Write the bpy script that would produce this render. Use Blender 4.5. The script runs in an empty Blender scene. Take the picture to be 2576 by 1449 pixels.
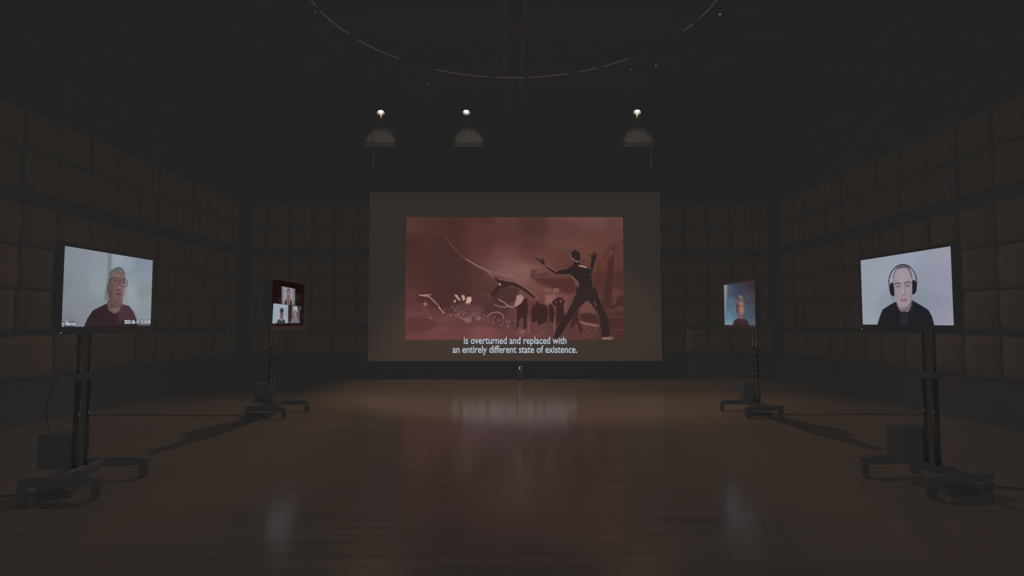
import bpy, bmesh, math, random
import numpy as np
from mathutils import Vector, Matrix

random.seed(7)
rng = np.random.default_rng(7)
sc = bpy.context.scene
C = sc.collection

# ---------------------------------------------------------------- camera, world, exposure
F = 1480.0                      # focal length in pixels of the 2576 px wide frame
EYE = 1.53
PITCH = math.atan(82 / F)
cam = bpy.data.cameras.new('camera')
cam.sensor_width = 36.0
cam.lens = 36.0 * F / 2576
cam.clip_end = 100
co = bpy.data.objects.new('camera', cam)
C.objects.link(co)
co.location = (0, 0, EYE)
co.rotation_euler = (math.pi / 2 + PITCH, 0, 0)
sc.camera = co

world = bpy.data.worlds.new('world')
sc.world = world
world.use_nodes = True
world.node_tree.nodes['Background'].inputs[0].default_value = (0, 0, 0, 1)
AMB = 0.25                      # dim even ambient term, added in the renderer to lift the blacks
world.light_settings.ao_factor = AMB
world.light_settings.distance = 0.004
sc.cycles.use_fast_gi = True
sc.cycles.fast_gi_method = 'ADD'
sc.cycles.max_bounces = 5
sc.cycles.sample_clamp_indirect = 2.0
vs = sc.view_settings
vs.view_transform = 'Standard'
vs.look = 'None'
vs.exposure = 0.0
vs.gamma = 1.0
vs.use_curve_mapping = False


def lin(v):
    v = v / 255.0
    return v / 12.92 if v <= 0.04045 else ((v + 0.055) / 1.055) ** 2.4


def lin3(c):
    return tuple(lin(v) for v in c)


def ray(px, py):
    a, b = (px - 1288) / F, -(py - 724.5) / F
    c, s = math.cos(PITCH), math.sin(PITCH)
    return Vector((a, c - b * s, b * c + s))


def at(px, py, Y):
    """world point seen at a pixel of the photograph, at depth Y"""
    d = ray(px, py)
    return Vector((0, 0, EYE)) + d * (Y / d.y)


# ---------------------------------------------------------------- materials
def nodes_of(name):
    m = bpy.data.materials.new(name)
    m.use_nodes = True
    nt = m.node_tree
    return m, nt, nt.nodes['Principled BSDF']


def mat(name, col, rough=0.8, spec=0.2, metal=0.0, noise=None, scale=20.0, coat=0.0):
    m, nt, b = nodes_of(name)
    b.inputs['Base Color'].default_value = (*col, 1)
    b.inputs['Roughness'].default_value = rough
    b.inputs['Specular IOR Level'].default_value = spec
    b.inputs['Metallic'].default_value = metal
    b.inputs['Coat Weight'].default_value = coat
    if noise:
        tc = nt.nodes.new('ShaderNodeTexCoord')
        nz = nt.nodes.new('ShaderNodeTexNoise')
        nz.inputs['Scale'].default_value = scale
        nz.inputs['Detail'].default_value = 4
        mp = nt.nodes.new('ShaderNodeMapRange')
        mp.inputs['To Min'].default_value = 1 - noise
        mp.inputs['To Max'].default_value = 1 + noise
        mx = nt.nodes.new('ShaderNodeVectorMath')
        mx.operation = 'SCALE'
        mx.inputs[0].default_value = col
        nt.links.new(tc.outputs['Object'], nz.inputs['Vector'])
        nt.links.new(nz.outputs['Fac'], mp.inputs['Value'])
        nt.links.new(mp.outputs['Result'], mx.inputs['Scale'])
        nt.links.new(mx.outputs['Vector'], b.inputs['Base Color'])
    return m


def emit(name, col, strength):
    m, nt, b = nodes_of(name)
    b.inputs['Base Color'].default_value = (0.02, 0.02, 0.02, 1)
    b.inputs['Emission Color'].default_value = (*col, 1)
    b.inputs['Emission Strength'].default_value = strength
    return m


BK = 0.0152 / AMB
M = {}
M['black_wall'] = mat('black_wall', (BK, BK, BK * .995), 0.9, 0.0, noise=.05, scale=3)
M['black_ceiling'] = mat('black_ceiling', (BK * 0.99, BK * .99, BK * .99), 0.9, 0.0, noise=.04, scale=2)
M['black_paint'] = mat('black_paint', (BK, BK, BK), 0.55, 0.15)
M['black_plastic'] = mat('black_plastic', (BK * 1.0, BK * 1.0, BK), 0.35, 0.3)
M['rubber'] = mat('rubber', (BK * .95, BK * .95, BK * .95), 0.8, 0.05)
M['chrome'] = mat('chrome', (.66, .66, .66), 0.03, 0.5, metal=1.0)
M['dark_chrome'] = mat('dark_chrome', (.62, .61, .6), 0.10, .5, metal=1.0)
M['steel'] = mat('steel', (.067, .063, .0605), 0.6, 0.1, noise=.06, scale=8)
M['mesh_metal'] = mat('mesh_metal', (.0625, .0615, .060), 0.6, 0.2)
M['ring_metal'] = mat('ring_metal', (.185, .135, .112), 0.4, 0.4)
M['chain_metal'] = mat('chain_metal', (.15, .14, .11), 0.35, 0.5)
M['screen_cloth'] = mat('screen_cloth', (.118, .099, .090), 0.9, 0.0, noise=.03, scale=6)
M['panel_cloth'] = mat('panel_cloth', (.079, .068, .0605), 0.95, 0.0, noise=.10, scale=9)
M['bolt_metal'] = mat('bolt_metal', (.12, .10, .08), 0.4, 0.4)
M['glossy_bezel'] = mat('glossy_bezel', (BK * .95, BK * .95, BK * .95), 0.12, 0.35)
M['cable'] = mat('cable', (.045, .045, .045), 0.6, 0.2)
M['white_text'] = emit('white_text', lin3((176, 188, 202)), 1.0)
M['caption_text'] = emit('caption_text', lin3((176, 182, 192)), 1.0)
M['led_blue'] = emit('led_blue', (.10, .10, .6), 0.9)
M['led_violet'] = emit('led_violet', (.48, .38, 1.0), 1.0)
M['led_yellow'] = emit('led_yellow', (.5, .4, .12), 1.0)
M['led_white'] = emit('led_white', (.4, .37, .33), .6)
M['lamp_lens'] = emit('lamp_lens', (1.0, .97, .92), 1.6)
M['lamp_ring'] = emit('lamp_ring', (.42, .32, .24), .75)


def floor_material():
    m, nt, b = nodes_of('varnished_wood')
    N, L = nt.nodes, nt.links
    tc = N.new('ShaderNodeTexCoord')
    br = N.new('ShaderNodeTexBrick')
    br.offset = 0.37
    br.inputs['Scale'].default_value = 1.0
    br.inputs['Brick Width'].default_value = 1.9
    br.inputs['Row Height'].default_value = 0.057
    br.inputs['Mortar Size'].default_value = 0.0012
    br.inputs['Color1'].default_value = (.228, .203, .185, 1)
    br.inputs['Color2'].default_value = (.216, .195, .179, 1)
    br.inputs['Mortar'].default_value = (.19, .17, .155, 1)
    L.new(tc.outputs['Object'], br.inputs['Vector'])
    mp = N.new('ShaderNodeMapping')
    mp.inputs['Scale'].default_value = (0.35, 11, 1)
    nz = N.new('ShaderNodeTexNoise')
    nz.inputs['Scale'].default_value = 1.0
    nz.inputs['Detail'].default_value = 5
    L.new(tc.outputs['Object'], mp.inputs['Vector'])
    L.new(mp.outputs['Vector'], nz.inputs['Vector'])
    mr = N.new('ShaderNodeMapRange')
    mr.inputs['From Min'].default_value = .3
    mr.inputs['From Max'].default_value = .7
    mr.inputs['To Min'].default_value = .90
    mr.inputs['To Max'].default_value = 1.09
    L.new(nz.outputs['Fac'], mr.inputs['Value'])
    sc_ = N.new('ShaderNodeVectorMath')
    sc_.operation = 'SCALE'
    L.new(br.outputs['Color'], sc_.inputs[0])
    L.new(mr.outputs['Result'], sc_.inputs['Scale'])
    L.new(sc_.outputs['Vector'], b.inputs['Base Color'])
    rr = N.new('ShaderNodeMapRange')
    rr.inputs['To Min'].default_value = .13
    rr.inputs['To Max'].default_value = .21
    L.new(nz.outputs['Fac'], rr.inputs['Value'])
    L.new(rr.outputs['Result'], b.inputs['Coat Roughness'])
    b.inputs['Coat Weight'].default_value = 1.0
    b.inputs['Coat IOR'].default_value = 1.45
    b.inputs['Roughness'].default_value = 0.85
    b.inputs['Metallic'].default_value = 0.74        # most of the lacquered maple's reflection is a broad satin lobe
    b.inputs['Specular IOR Level'].default_value = 0.3
    return m


M['floor'] = floor_material()


def picture_material(name, base, spec, rough):
    """picture carried by the mesh's colour attribute, given off as light"""
    m, nt, b = nodes_of(name)
    at_ = nt.nodes.new('ShaderNodeVertexColor')
    at_.layer_name = 'picture'
    nt.links.new(at_.outputs['Color'], b.inputs['Emission Color'])
    b.inputs['Emission Strength'].default_value = 1.0
    b.inputs['Base Color'].default_value = (base, base, base, 1)
    b.inputs['Specular IOR Level'].default_value = spec
    b.inputs['Roughness'].default_value = rough
    return m


M['film'] = picture_material('film', 0.0, 0.0, 1.0)
M['video'] = picture_material('video', 0.0, 0.5, 0.1)

# ---------------------------------------------------------------- mesh helpers


def box(bm, lo, hi, mtx=None, bevel=0.0):
    lo, hi = Vector(lo), Vector(hi)
    r = bmesh.ops.create_cube(bm, size=1.0)
    vs_ = r['verts']
    for v in vs_:
        v.co = Vector(((v.co.x + .5) * (hi.x - lo.x) + lo.x, (v.co.y + .5) * (hi.y - lo.y) + lo.y,
                       (v.co.z + .5) * (hi.z - lo.z) + lo.z))
    if bevel:
        es = list({e for v in vs_ for e in v.link_edges})
        rr = bmesh.ops.bevel(bm, geom=es, offset=bevel, segments=2, affect='EDGES', profile=.5)
        vs_ = list({v for f in rr['faces'] for v in f.verts} | {v for v in vs_ if v.is_valid})
    if mtx is not None:
        bmesh.ops.transform(bm, matrix=mtx, verts=vs_)


def tube(bm, pts, r, seg=10, closed=False, cap=True):
    pts = [Vector(p) for p in pts]
    n = len(pts)
    rs = r if isinstance(r, (list, tuple)) else [r] * n
    rings = []
    for i, p in enumerate(pts):
        if closed:
            d = pts[(i + 1) % n] - pts[i - 1]
        else:
            d = pts[min(i + 1, n - 1)] - pts[max(i - 1, 0)]
        d.normalize()
        up = Vector((0, 0, 1)) if abs(d.z) < .9 else Vector((1, 0, 0))
        a = d.cross(up).normalized()
        b = a.cross(d)
        rings.append([bm.verts.new(p + (a * math.cos(t) + b * math.sin(t)) * rs[i])
                      for t in [2 * math.pi * k / seg for k in range(seg)]])
    for i in range(n if closed else n - 1):
        A, B = rings[i], rings[(i + 1) % n]
        for k in range(seg):
            f = bm.faces.new((A[k], A[(k + 1) % seg], B[(k + 1) % seg], B[k]))
            f.smooth = True
    if cap and not closed:
        bm.faces.new(rings[0][::-1])
        bm.faces.new(rings[-1])


def link(name, bm, m, parent=None):
    me = bpy.data.meshes.new(name)
    bmesh.ops.recalc_face_normals(bm, faces=bm.faces)
    bm.to_mesh(me)
    bm.free()
    me.materials.append(m)
    o = bpy.data.objects.new(name, me)
    C.objects.link(o)
    if parent:
        o.parent = parent
    return o


def mk(name, m, fn, parent=None):
    bm = bmesh.new()
    fn(bm)
    return link(name, bm, m, parent)


def bx(name, m, lo, hi, parent=None, bevel=0.0):
    return mk(name, m, lambda b: box(b, lo, hi, None, bevel), parent)


def thing(name, label, cat, loc=(0, 0, 0), rz=0.0, group=None):
    o = bpy.data.objects.new(name, None)
    o.empty_display_size = .1
    C.objects.link(o)
    o.location = loc
    o.rotation_euler = (0, 0, rz)
    o['label'] = label
    o['category'] = cat
    if group:
        o['group'] = group
    return o


def tag(o, label, cat, group=None):
    o['label'] = label
    o['category'] = cat
    if group:
        o['group'] = group
    return o


def struct(o):
    o['kind'] = 'structure'
    return o


def plabel(o, s):
    o['label'] = s
    return o


# ---------------------------------------------------------------- the hall
XL, XR, YB, YF, H = -7.12, 6.97, 15.66, -1.5, 7.35
struct(bx('floor', M['floor'], (XL - .2, YF - .2, -.1), (XR + .2, YB + .2, 0)))
struct(bx('ceiling', M['black_ceiling'], (XL - .2, YF - .2, H), (XR + .2, YB + .2, H + .15)))
wall_l = struct(bx('wall_left', M['black_wall'], (XL - .15, YF, 0), (XL, YB, H)))
wall_r = struct(bx('wall_right', M['black_wall'], (XR, YF, 0), (XR + .15, YB, H)))
wall_b = struct(bx('wall_back', M['black_wall'], (XL - .15, YB, 0), (XR + .15, YB + .15, H)))
struct(bx('wall_front', M['black_wall'], (XL - .15, YF - .15, 0), (XR + .15, YF, H)))

ROWS = [(.70, 1.30), (1.375, 1.965), (1.995, 2.595), (2.625, 3.215), (3.43, 4.01), (4.045, 4.60)]


def pillow_bm(w, h, rnd, depth=.055):
    """a fabric covered absorber: slab with slightly bowed side edges and a soft swollen face, local x,z; front is -y"""
    bm = bmesh.new()
    nz_, nx = 4, 3
    bl, br_ = rnd.uniform(-.030, .018), rnd.uniform(-.018, .030)
    sl, sr = rnd.uniform(-.012, .012), rnd.uniform(-.012, .012)
    grid = []
    for j in range(nz_ + 1):
        t = j / nz_
        row = []
        for i in range(nx + 1):
            u = i / nx
            bow = math.sin(math.pi * t)
            x = -w / 2 + u * w
            x += (1 - u) * (bow * bl + (t - .5) * sl * 2) + u * (bow * br_ + (t - .5) * sr * 2)
            z = -h / 2 + t * h
            y = -depth - .006 * math.sin(math.pi * u) * math.sin(math.pi * t)
            edge = i in (0, nx) or j in (0, nz_)
            row.append(bm.verts.new((x, y + (.012 if edge else 0), z)))
        grid.append(row)
    for j in range(nz_):
        for i in range(nx):
            f = bm.faces.new((grid[j][i], grid[j][i + 1], grid[j + 1][i + 1], grid[j + 1][i]))
            f.smooth = True
    loop = [grid[0][i] for i in range(nx + 1)] + [grid[j][nx] for j in range(1, nz_ + 1)] + \
           [grid[nz_][i] for i in range(nx - 1, -1, -1)] + [grid[j][0] for j in range(nz_ - 1, 0, -1)]
    back = [bm.verts.new((v.co.x, 0, v.co.z)) for v in loop]
    n = len(loop)
    for i in range(n):
        bm.faces.new((loop[i], back[i], back[(i + 1) % n], loop[(i + 1) % n])).material_index = 1
    return bm


pr = random.Random(11)


def add_panel(parent, pos, rz, w, h):
    bm = pillow_bm(w, h, pr)
    o = link('panel', bm, M['panel_cloth'], parent)
    o.data.materials.append(M['black_wall'])
    o.location = pos
    o.rotation_euler = (0, 0, rz)
    return o


def side_wall(parent, X, rz, cuts):
    for r, (z0, z1) in enumerate(ROWS):
        k = 0
        while k < len(cuts) - 1:
            a, b = cuts[k], cuts[k + 1]
            k += 1
            if pr.random() < .12 and k < len(cuts) - 1:      # a double width absorber
                b = cuts[k + 1]
                k += 1
            g0 = pr.choice((.02, .03, .04, .05, .09))
            g1 = pr.choice((.008, .016, .03))
            y1, y0 = a - g0 / 2, b + g1 / 2 + pr.uniform(0, .02)
            dz = pr.uniform(-.006, .006)
            add_panel(parent, (X, (y0 + y1) / 2, (z0 + z1) / 2 + dz), rz, y1 - y0, z1 - z0)


CUTS = [15.15, 14.52, 14.02, 13.55, 12.96, 12.33, 11.69, 11.09, 10.44, 9.78, 9.11, 8.41, 7.75, 7.1]
side_wall(wall_l, XL, math.pi / 2, CUTS)          # front (-y local) turned to +x
side_wall(wall_r, XR, -math.pi / 2, [c * .993 for c in CUTS])
for side, xs in ((-1, [625, 662, 721.5, 780, 838.5, 897, 955]), (1, [1652, 1665, 1725, 1784, 1843, 1901, 1940])):
    X = [(px - 1288) / F * 15.55 for px in xs]
    for r, (z0, z1) in enumerate(ROWS):
        for k in range(len(X) - 1):
            if side == 1 and k == 0:
                continue
            g0, g1 = pr.choice((.015, .03, .05)), pr.choice((.015, .03))
            a, b = X[k] + g0, X[k + 1] - g1
            add_panel(wall_b, ((a + b) / 2, YB, (z0 + z1) / 2), 0, b - a, z1 - z0)

# upper back wall: louvred mesh grille above a ledge rail
# ---------------------------------------------------------------- painting in numpy for pictures that are shown on screens


class Canvas:
    def __init__(self, W, H_, quad):
        """quad: TL,TR,BR,BL of the picture in the coordinates the shapes are written in"""
        self.W, self.H = W, H_
        src = [(0, 0), (1, 0), (1, 1), (0, 1)]
        A, bb = [], []
        for (u, v), (x, y) in zip(src, quad):
            A.append([u, v, 1, 0, 0, 0, -u * x, -v * x]); bb.append(x)
            A.append([0, 0, 0, u, v, 1, -u * y, -v * y]); bb.append(y)
        h = np.linalg.solve(np.array(A, float), np.array(bb, float))
        u, v = np.meshgrid((np.arange(W) + .5) / W, (np.arange(H_) + .5) / H_)
        d = h[6] * u + h[7] * v + 1
        self.X = (h[0] * u + h[1] * v + h[2]) / d
        self.Y = (h[3] * u + h[4] * v + h[5]) / d
        self.U, self.V = u, v
        self.img = np.zeros((H_, W, 3))

    def blend(self, a, col):
        a = a[..., None]
        self.img = self.img * (1 - a) + np.array(col, float) * a

    def bbox(self, pts, pad):
        p = np.array(pts, float)
        m = (self.X > p[:, 0].min() - pad) & (self.X < p[:, 0].max() + pad) & \
            (self.Y > p[:, 1].min() - pad) & (self.Y < p[:, 1].max() + pad)
        r = np.where(m.any(1))[0]
        c = np.where(m.any(0))[0]
        if len(r) == 0 or len(c) == 0:
            return None
        return slice(r[0], r[-1] + 1), slice(c[0], c[-1] + 1)

    def _segd(self, X, Y, a, b):
        ax, ay = a
        dx, dy = b[0] - ax, b[1] - ay
        L = dx * dx + dy * dy + 1e-9
        t = np.clip(((X - ax) * dx + (Y - ay) * dy) / L, 0, 1)
        return np.hypot(X - ax - t * dx, Y - ay - t * dy)

    def poly(self, pts, col, soft=5, op=1.0):
        s = self.bbox(pts, soft)
        if s is None:
            return
        X, Y = self.X[s], self.Y[s]
        ins = np.zeros(X.shape, bool)
        dist = np.full(X.shape, 1e9)
        n = len(pts)
        for i in range(n):
            a, b = pts[i], pts[(i + 1) % n]
            dist = np.minimum(dist, self._segd(X, Y, a, b))
            if a[1] != b[1]:
                c = (a[1] > Y) != (b[1] > Y)
                xi = (b[0] - a[0]) * (Y - a[1]) / (b[1] - a[1]) + a[0]
                ins ^= c & (X < xi)
        sd = np.where(ins, dist, -dist)
        al = np.clip(.5 + sd / soft, 0, 1) * op
        self.img[s] = self.img[s] * (1 - al[..., None]) + np.array(col, float) * al[..., None]

    def line(self, pts, w, col, soft=3, op=1.0):
        s = self.bbox(pts, w + soft)
        if s is None:
            return
        X, Y = self.X[s], self.Y[s]
        dist = np.full(X.shape, 1e9)
        for i in range(len(pts) - 1):
            dist = np.minimum(dist, self._segd(X, Y, pts[i], pts[i + 1]))
        al = np.clip(.5 + (w / 2 - dist) / soft, 0, 1) * op
        self.img[s] = self.img[s] * (1 - al[..., None]) + np.array(col, float) * al[..., None]

    def blob(self, cx, cy, rx, ry, col, op=1.0, hard=0.0):
        q = np.sqrt(((self.X - cx) / rx) ** 2 + ((self.Y - cy) / ry) ** 2)
        if hard > 0:
            al = np.clip((1 - q) * hard + .5, 0, 1)
        else:
            al = np.exp(-q * q * 1.6)
        self.blend(al * op, col)

    def noise(self, amp, sx, sy, mask=None):
        gy = max(2, int(self.H / sy)); gx = max(2, int(self.W / sx))
        g = rng.normal(size=(gy + 2, gx + 2))
        yy = self.V * gy; xx = self.U * gx
        y0 = yy.astype(int); x0 = xx.astype(int)
        fy = yy - y0; fx = xx - x0
        fy = fy * fy * (3 - 2 * fy); fx = fx * fx * (3 - 2 * fx)
        v = (g[y0, x0] * (1 - fx) + g[y0, x0 + 1] * fx) * (1 - fy) + (g[y0 + 1, x0] * (1 - fx) + g[y0 + 1, x0 + 1] * fx) * fy
        if mask is not None:
            v = v * mask
        self.img *= (1 + amp * v)[..., None]

    def field(self, ctrl, power=2.2):
        """smooth colour field through control points (x, y, colour)"""
        num = np.zeros_like(self.img); den = np.zeros(self.X.shape)
        for x, y, c in ctrl:
            w = 1.0 / (((self.X - x) ** 2 + (self.Y - y) ** 2) ** (power / 2) + 900)
            num += w[..., None] * np.array(c, float); den += w
        self.img = num / den[..., None]


def picture(name, cv, w, h, material, parent, T, floor_lvl=0.0):
    """grid mesh w x h whose vertices carry the picture. T maps (a in 0..1 to the right, b in 0..1 up) to local xyz"""
    W, Hh = cv.W, cv.H
    nx, ny = W + 1, Hh + 1
    a, b = np.meshgrid(np.arange(nx) / W, 1 - np.arange(ny) / Hh)
    P = T(a, b).reshape(-1, 3).astype(np.float32)
    idx = np.arange(nx * ny).reshape(ny, nx)
    q = np.stack([idx[1:, :-1], idx[1:, 1:], idx[:-1, 1:], idx[:-1, :-1]], -1).reshape(-1, 4)
    me = bpy.data.meshes.new(name)
    nf = len(q)
    me.vertices.add(len(P)); me.vertices.foreach_set('co', P.ravel())
    me.loops.add(nf * 4); me.loops.foreach_set('vertex_index', q.ravel().astype(np.int32))
    me.polygons.add(nf)
    me.polygons.foreach_set('loop_start', np.arange(0, nf * 4, 4, dtype=np.int32))
    me.polygons.foreach_set('loop_total', np.full(nf, 4, dtype=np.int32))
    me.update(calc_edges=True)
    img = np.clip(cv.img, 0, 255) / 255.0
    L = np.where(img <= .04045, img / 12.92, ((img + .055) / 1.055) ** 2.4)
    L = np.maximum(L - floor_lvl, 0)
    col = np.ones((nf, 4, 4), np.float32)
    col[:, :, :3] = L.reshape(-1, 1, 3)
    at_ = me.color_attributes.new('picture', 'FLOAT_COLOR', 'CORNER')
    at_.data.foreach_set('color', col.ravel())
    me.materials.append(material)
    o = bpy.data.objects.new(name, me)
    C.objects.link(o)
    o.parent = parent
    return o


# ---- the film frame on the projection screen
def paint_film():
    cv = Canvas(545, 308, [(50, 66), (2175, 62), (2198, 1267), (36, 1277)])
    cv.field([
        (60, 80, (84, 54, 50)), (60, 400, (74, 47, 45)), (60, 800, (92, 55, 53)), (60, 1100, (100, 60, 60)), (60, 1260, (104, 62, 60)),
        (450, 90, (76, 47, 44)), (450, 330, (74, 46, 44)), (450, 560, (72, 46, 45)), (450, 800, (74, 46, 45)), (450, 1230, (110, 66, 64)),
        (830, 90, (84, 51, 48)), (830, 330, (88, 55, 52)), (800, 1230, (118, 72, 70)),
        (1000, 120, (94, 60, 56)), (1000, 400, (104, 66, 62)), (1040, 560, (120, 82, 78)), (1180, 640, (124, 86, 80)),
        (1300, 150, (84, 54, 51)), (1300, 400, (98, 62, 58)), (1300, 720, (116, 76, 70)),
        (1600, 90, (98, 64, 60)), (1600, 300, (100, 66, 60)), (1600, 500, (96, 60, 53)), (1500, 800, (112, 70, 64)),
        (1900, 100, (108, 72, 67)), (1950, 300, (102, 66, 59)), (2000, 500, (98, 60, 52)), (2150, 120, (100, 66, 62)),
        (2150, 400, (94, 60, 53)), (2150, 700, (80, 50, 46)), (2100, 900, (90, 56, 51)), (2150, 1100, (72, 45, 42)), (2150, 1240, (76, 48, 44)),
        (1300, 1000, (92, 56, 54)), (1300, 1230, (104, 66, 64)), (1600, 1230, (92, 58, 55)), (1000, 1050, (92, 58, 60)), (700, 1050, (96, 62, 62)),
    ], 3.4)
    cv.noise(.035, 60, 30)
    cv.noise(.02, 25, 12)
    # drifting smoke
    cv.blob(1000, 200, 160, 110, (80, 50, 47), .6)
    cv.blob(1330, 170, 150, 130, (78, 50, 47), .65)
    cv.blob(1260, 330, 190, 90, (84, 52, 48), .5)
    cv.blob(250, 500, 140, 90, (86, 52, 50), .5)
    cv.blob(1060, 610, 150, 60, (128, 90, 88), .55)
    cv.blob(1180, 700, 160, 70, (126, 86, 82), .5)
    cv.blob(1800, 400, 200, 70, (106, 70, 60), .4)
    # skyline
    for x0, y0, x1, y1 in ((1275, 575, 1330, 660), (1390, 605, 1450, 670), (1330, 620, 1390, 665), (1920, 500, 1965, 640), (1985, 570, 2030, 640), (2140, 565, 2200, 640), (1700, 620, 1800, 660)):
        cv.poly([(x0, y0), (x1, y0), (x1, y1), (x0, y1)], (84, 54, 49), 18, .75)
    cv.poly([(1290, 655), (1700, 660), (1740, 800), (1650, 820), (1480, 760), (1330, 700)], (76, 46, 43), 50, .85)
    cv.line([(1300, 655), (1450, 656)], 5, (130, 92, 88), 5, .8)
    cv.poly([(1880, 600), (2200, 610), (2200, 780), (1960, 800), (1880, 720)], (78, 48, 45), 40, .7)
    cv.blob(2110, 800, 90, 60, (106, 64, 56), .6)
    cv.poly([(1415, 765), (1480, 765), (1478, 795), (1420, 795)], (124, 84, 76), 10)
    cv.poly([(1495, 762), (1560, 762), (1550, 802), (1492, 800)], (128, 90, 80), 10)
    cv.poly([(1420, 830), (1520, 820), (1530, 900), (1420, 930)], (138, 98, 90), 26, .8)
    cv.poly([(1560, 880), (1640, 850), (1650, 1000), (1600, 1050)], (122, 82, 76), 30, .6)
    # the giant fallen wing: dark underside with a bright ragged upper rim
    cv.poly([(430, 262), (590, 440), (710, 520), (820, 570), (910, 655), (1110, 700), (1000, 830), (760, 830), (560, 800), (200, 830), (50, 760), (50, 420)], (70, 45, 43), 60, .55)
    rim = [(430, 262), (500, 345), (590, 440), (640, 480), (710, 520), (760, 548), (820, 570)]
    cv.line(rim, 5, (120, 88, 84), 7)
    cv.line(rim[3:], 8, (158, 124, 118), 7)
    cv.line([(820, 570), (900, 605), (1000, 632), (1110, 648)], 5, (150, 118, 112), 6, .8)
    cv.line([(820, 570), (870, 610), (915, 655)], 9, (140, 108, 102), 7)
    cv.line([(740, 550), (830, 600), (900, 640)], 5, (120, 90, 86), 6, .8)
    cv.poly([(910, 650), (960, 672), (1050, 695), (1120, 705), (1200, 745), (1260, 790), (1330, 850), (1300, 855), (1240, 815), (1180, 770), (1090, 735), (980, 770), (900, 860), (880, 820), (960, 720)], (60, 40, 39), 9)
    cv.line([(950, 672), (1050, 692), (1110, 697), (1180, 730), (1260, 785), (1345, 860)], 5, (170, 130, 120), 5, .75)
    cv.poly([(880, 860), (1000, 765), (1140, 740), (1160, 790), (1120, 890), (1000, 940), (900, 900)], (72, 46, 45), 18, .85)
    cv.line([(1330, 860), (1360, 860)], 4, (150, 110, 100), 4)
    cv.poly([(957, 712), (975, 712), (985, 735), (965, 735)], (165, 140, 135), 6)
    # pale animal shape by the claw
    cv.poly([(1140, 835), (1180, 825), (1210, 850), (1200, 900), (1160, 935), (1110, 945), (1130, 880)], (162, 128, 120), 12)
    cv.line([(1130, 800), (1170, 770), (1230, 790)], 8, (70, 44, 42), 6)
    # wreckage in the lower left
    cv.poly([(560, 800), (200, 815), (120, 880), (320, 960), (470, 1000), (700, 960), (900, 950), (880, 850)], (70, 44, 44), 30, .55)
    cv.poly([(800, 1000), (830, 930), (940, 890), (1060, 950), (1020, 1060), (900, 1080)], (76, 48, 49), 20, .8)
    cv.line([(180, 835), (270, 845), (330, 900), (375, 960), (420, 1010)], 10, (172, 134, 126), 7)
    cv.line([(180, 835), (290, 828)], 9, (180, 140, 130), 7)
    cv.blob(350, 930, 26, 22, (80, 50, 48), 1, 4)
    cv.line([(335, 915), (360, 925), (385, 965)], 5, (180, 144, 138), 4)
    cv.poly([(210, 920), (235, 895), (262, 925), (235, 948)], (150, 110, 100), 12, .8)
    cv.poly([(520, 830), (545, 825), (585, 880), (570, 890)], (186, 146, 132), 8)
    cv.poly([(590, 835), (620, 830), (632, 870), (610, 890)], (190, 150, 138), 10)
    cv.poly([(650, 850), (688, 848), (694, 885), (670, 922), (632, 915)], (200, 162, 146), 12)
    cv.poly([(515, 880), (540, 880), (535, 905), (518, 905)], (180, 138, 126), 8)
    cv.poly([(530, 930), (660, 910), (780, 940), (780, 1040), (600, 1060), (520, 1010)], (98, 66, 68), 26, .7)
    cv.line([(850, 1035), (900, 1005), (960, 1000), (1000, 1020), (1012, 1060)], 9, (150, 116, 122), 8)
    cv.line([(920, 925), (975, 945), (1040, 950)], 6, (170, 136, 136), 6)
    cv.line([(960, 872), (1020, 905), (1050, 940), (1105, 950)], 8, (172, 138, 130), 6)
    cv.line([(210, 950), (300, 1060)], 5, (116, 80, 78), 5)
    cv.line([(270, 1050), (300, 1065)], 6, (150, 112, 106), 5)
    cv.line([(310, 1090), (370, 1135), (470, 1105)], 4, (80, 50, 50), 5)
    cv.poly([(50, 1090), (110, 1045), (210, 1045), (300, 1090), (370, 1140), (200, 1200), (60, 1190)], (86, 52, 52), 14, .6)
    r = random.Random(5)
    for k in range(150):
        t = r.random()
        x = 440 + 720 * t + r.uniform(-30, 30)
        y = 985 + 140 * t + r.gauss(0, 26)
        L_ = r.uniform(8, 34)
        an = r.choice((1.57, 1.4, -.7, .3, .9))
        c = r.choice(((150, 116, 118), (170, 136, 132), (66, 42, 44), (190, 156, 150), (76, 48, 50)))
        cv.line([(x, y), (x + L_ * math.cos(an), y + L_ * math.sin(an))], r.uniform(2, 5), c, 3, .8)
    for k in range(30):
        x = 770 + k * 13
        cv.line([(x, 1070 + k), (x + 2, 1140 + k + r.uniform(-15, 20))], 4, (70, 44, 47), 4, .8)
    cv.poly([(600, 1060), (690, 1045), (690, 1100), (640, 1105)], (156, 122, 120), 14, .5)
    for k in range(60):
        x, y = r.uniform(1130, 1500), r.uniform(1090, 1240)
        cv.line([(x, y), (x + r.uniform(10, 60), y + r.uniform(-5, 8))], 4, r.choice(((140, 96, 86), (70, 44, 42), (110, 72, 68))), 4, .5)
    cv.poly([(1160, 1180), (1230, 1165), (1210, 1215), (1165, 1210)], (140, 100, 92), 20, .6)
    for x in (1258, 1512):
        for k in range(16):
            y = 1050 + k * 10
            cv.line([(x - r.uniform(3, 9), y), (x + r.uniform(3, 9), y)], 5, (150, 110, 96), 4, .75)

    def T5(pts):
        return [(1057 + .7836 * x, 195.8 + .7836 * y) for x, y in pts]
    # the crowd
    dk = (60, 39, 39)
    cv.poly(T5([(100, 960), (160, 910), (200, 850), (235, 850), (245, 980), (235, 1080), (220, 1240), (190, 1240), (195, 1100), (140, 1100), (130, 1220), (100, 1220), (110, 1080)]), dk, 7)
    cv.poly(T5([(285, 1000), (310, 940), (345, 920), (355, 885), (380, 890), (385, 915), (430, 930), (445, 925), (470, 930), (490, 970), (500, 1020), (490, 1140), (380, 1190), (360, 1130), (300, 1160)]), dk, 8)
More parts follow.
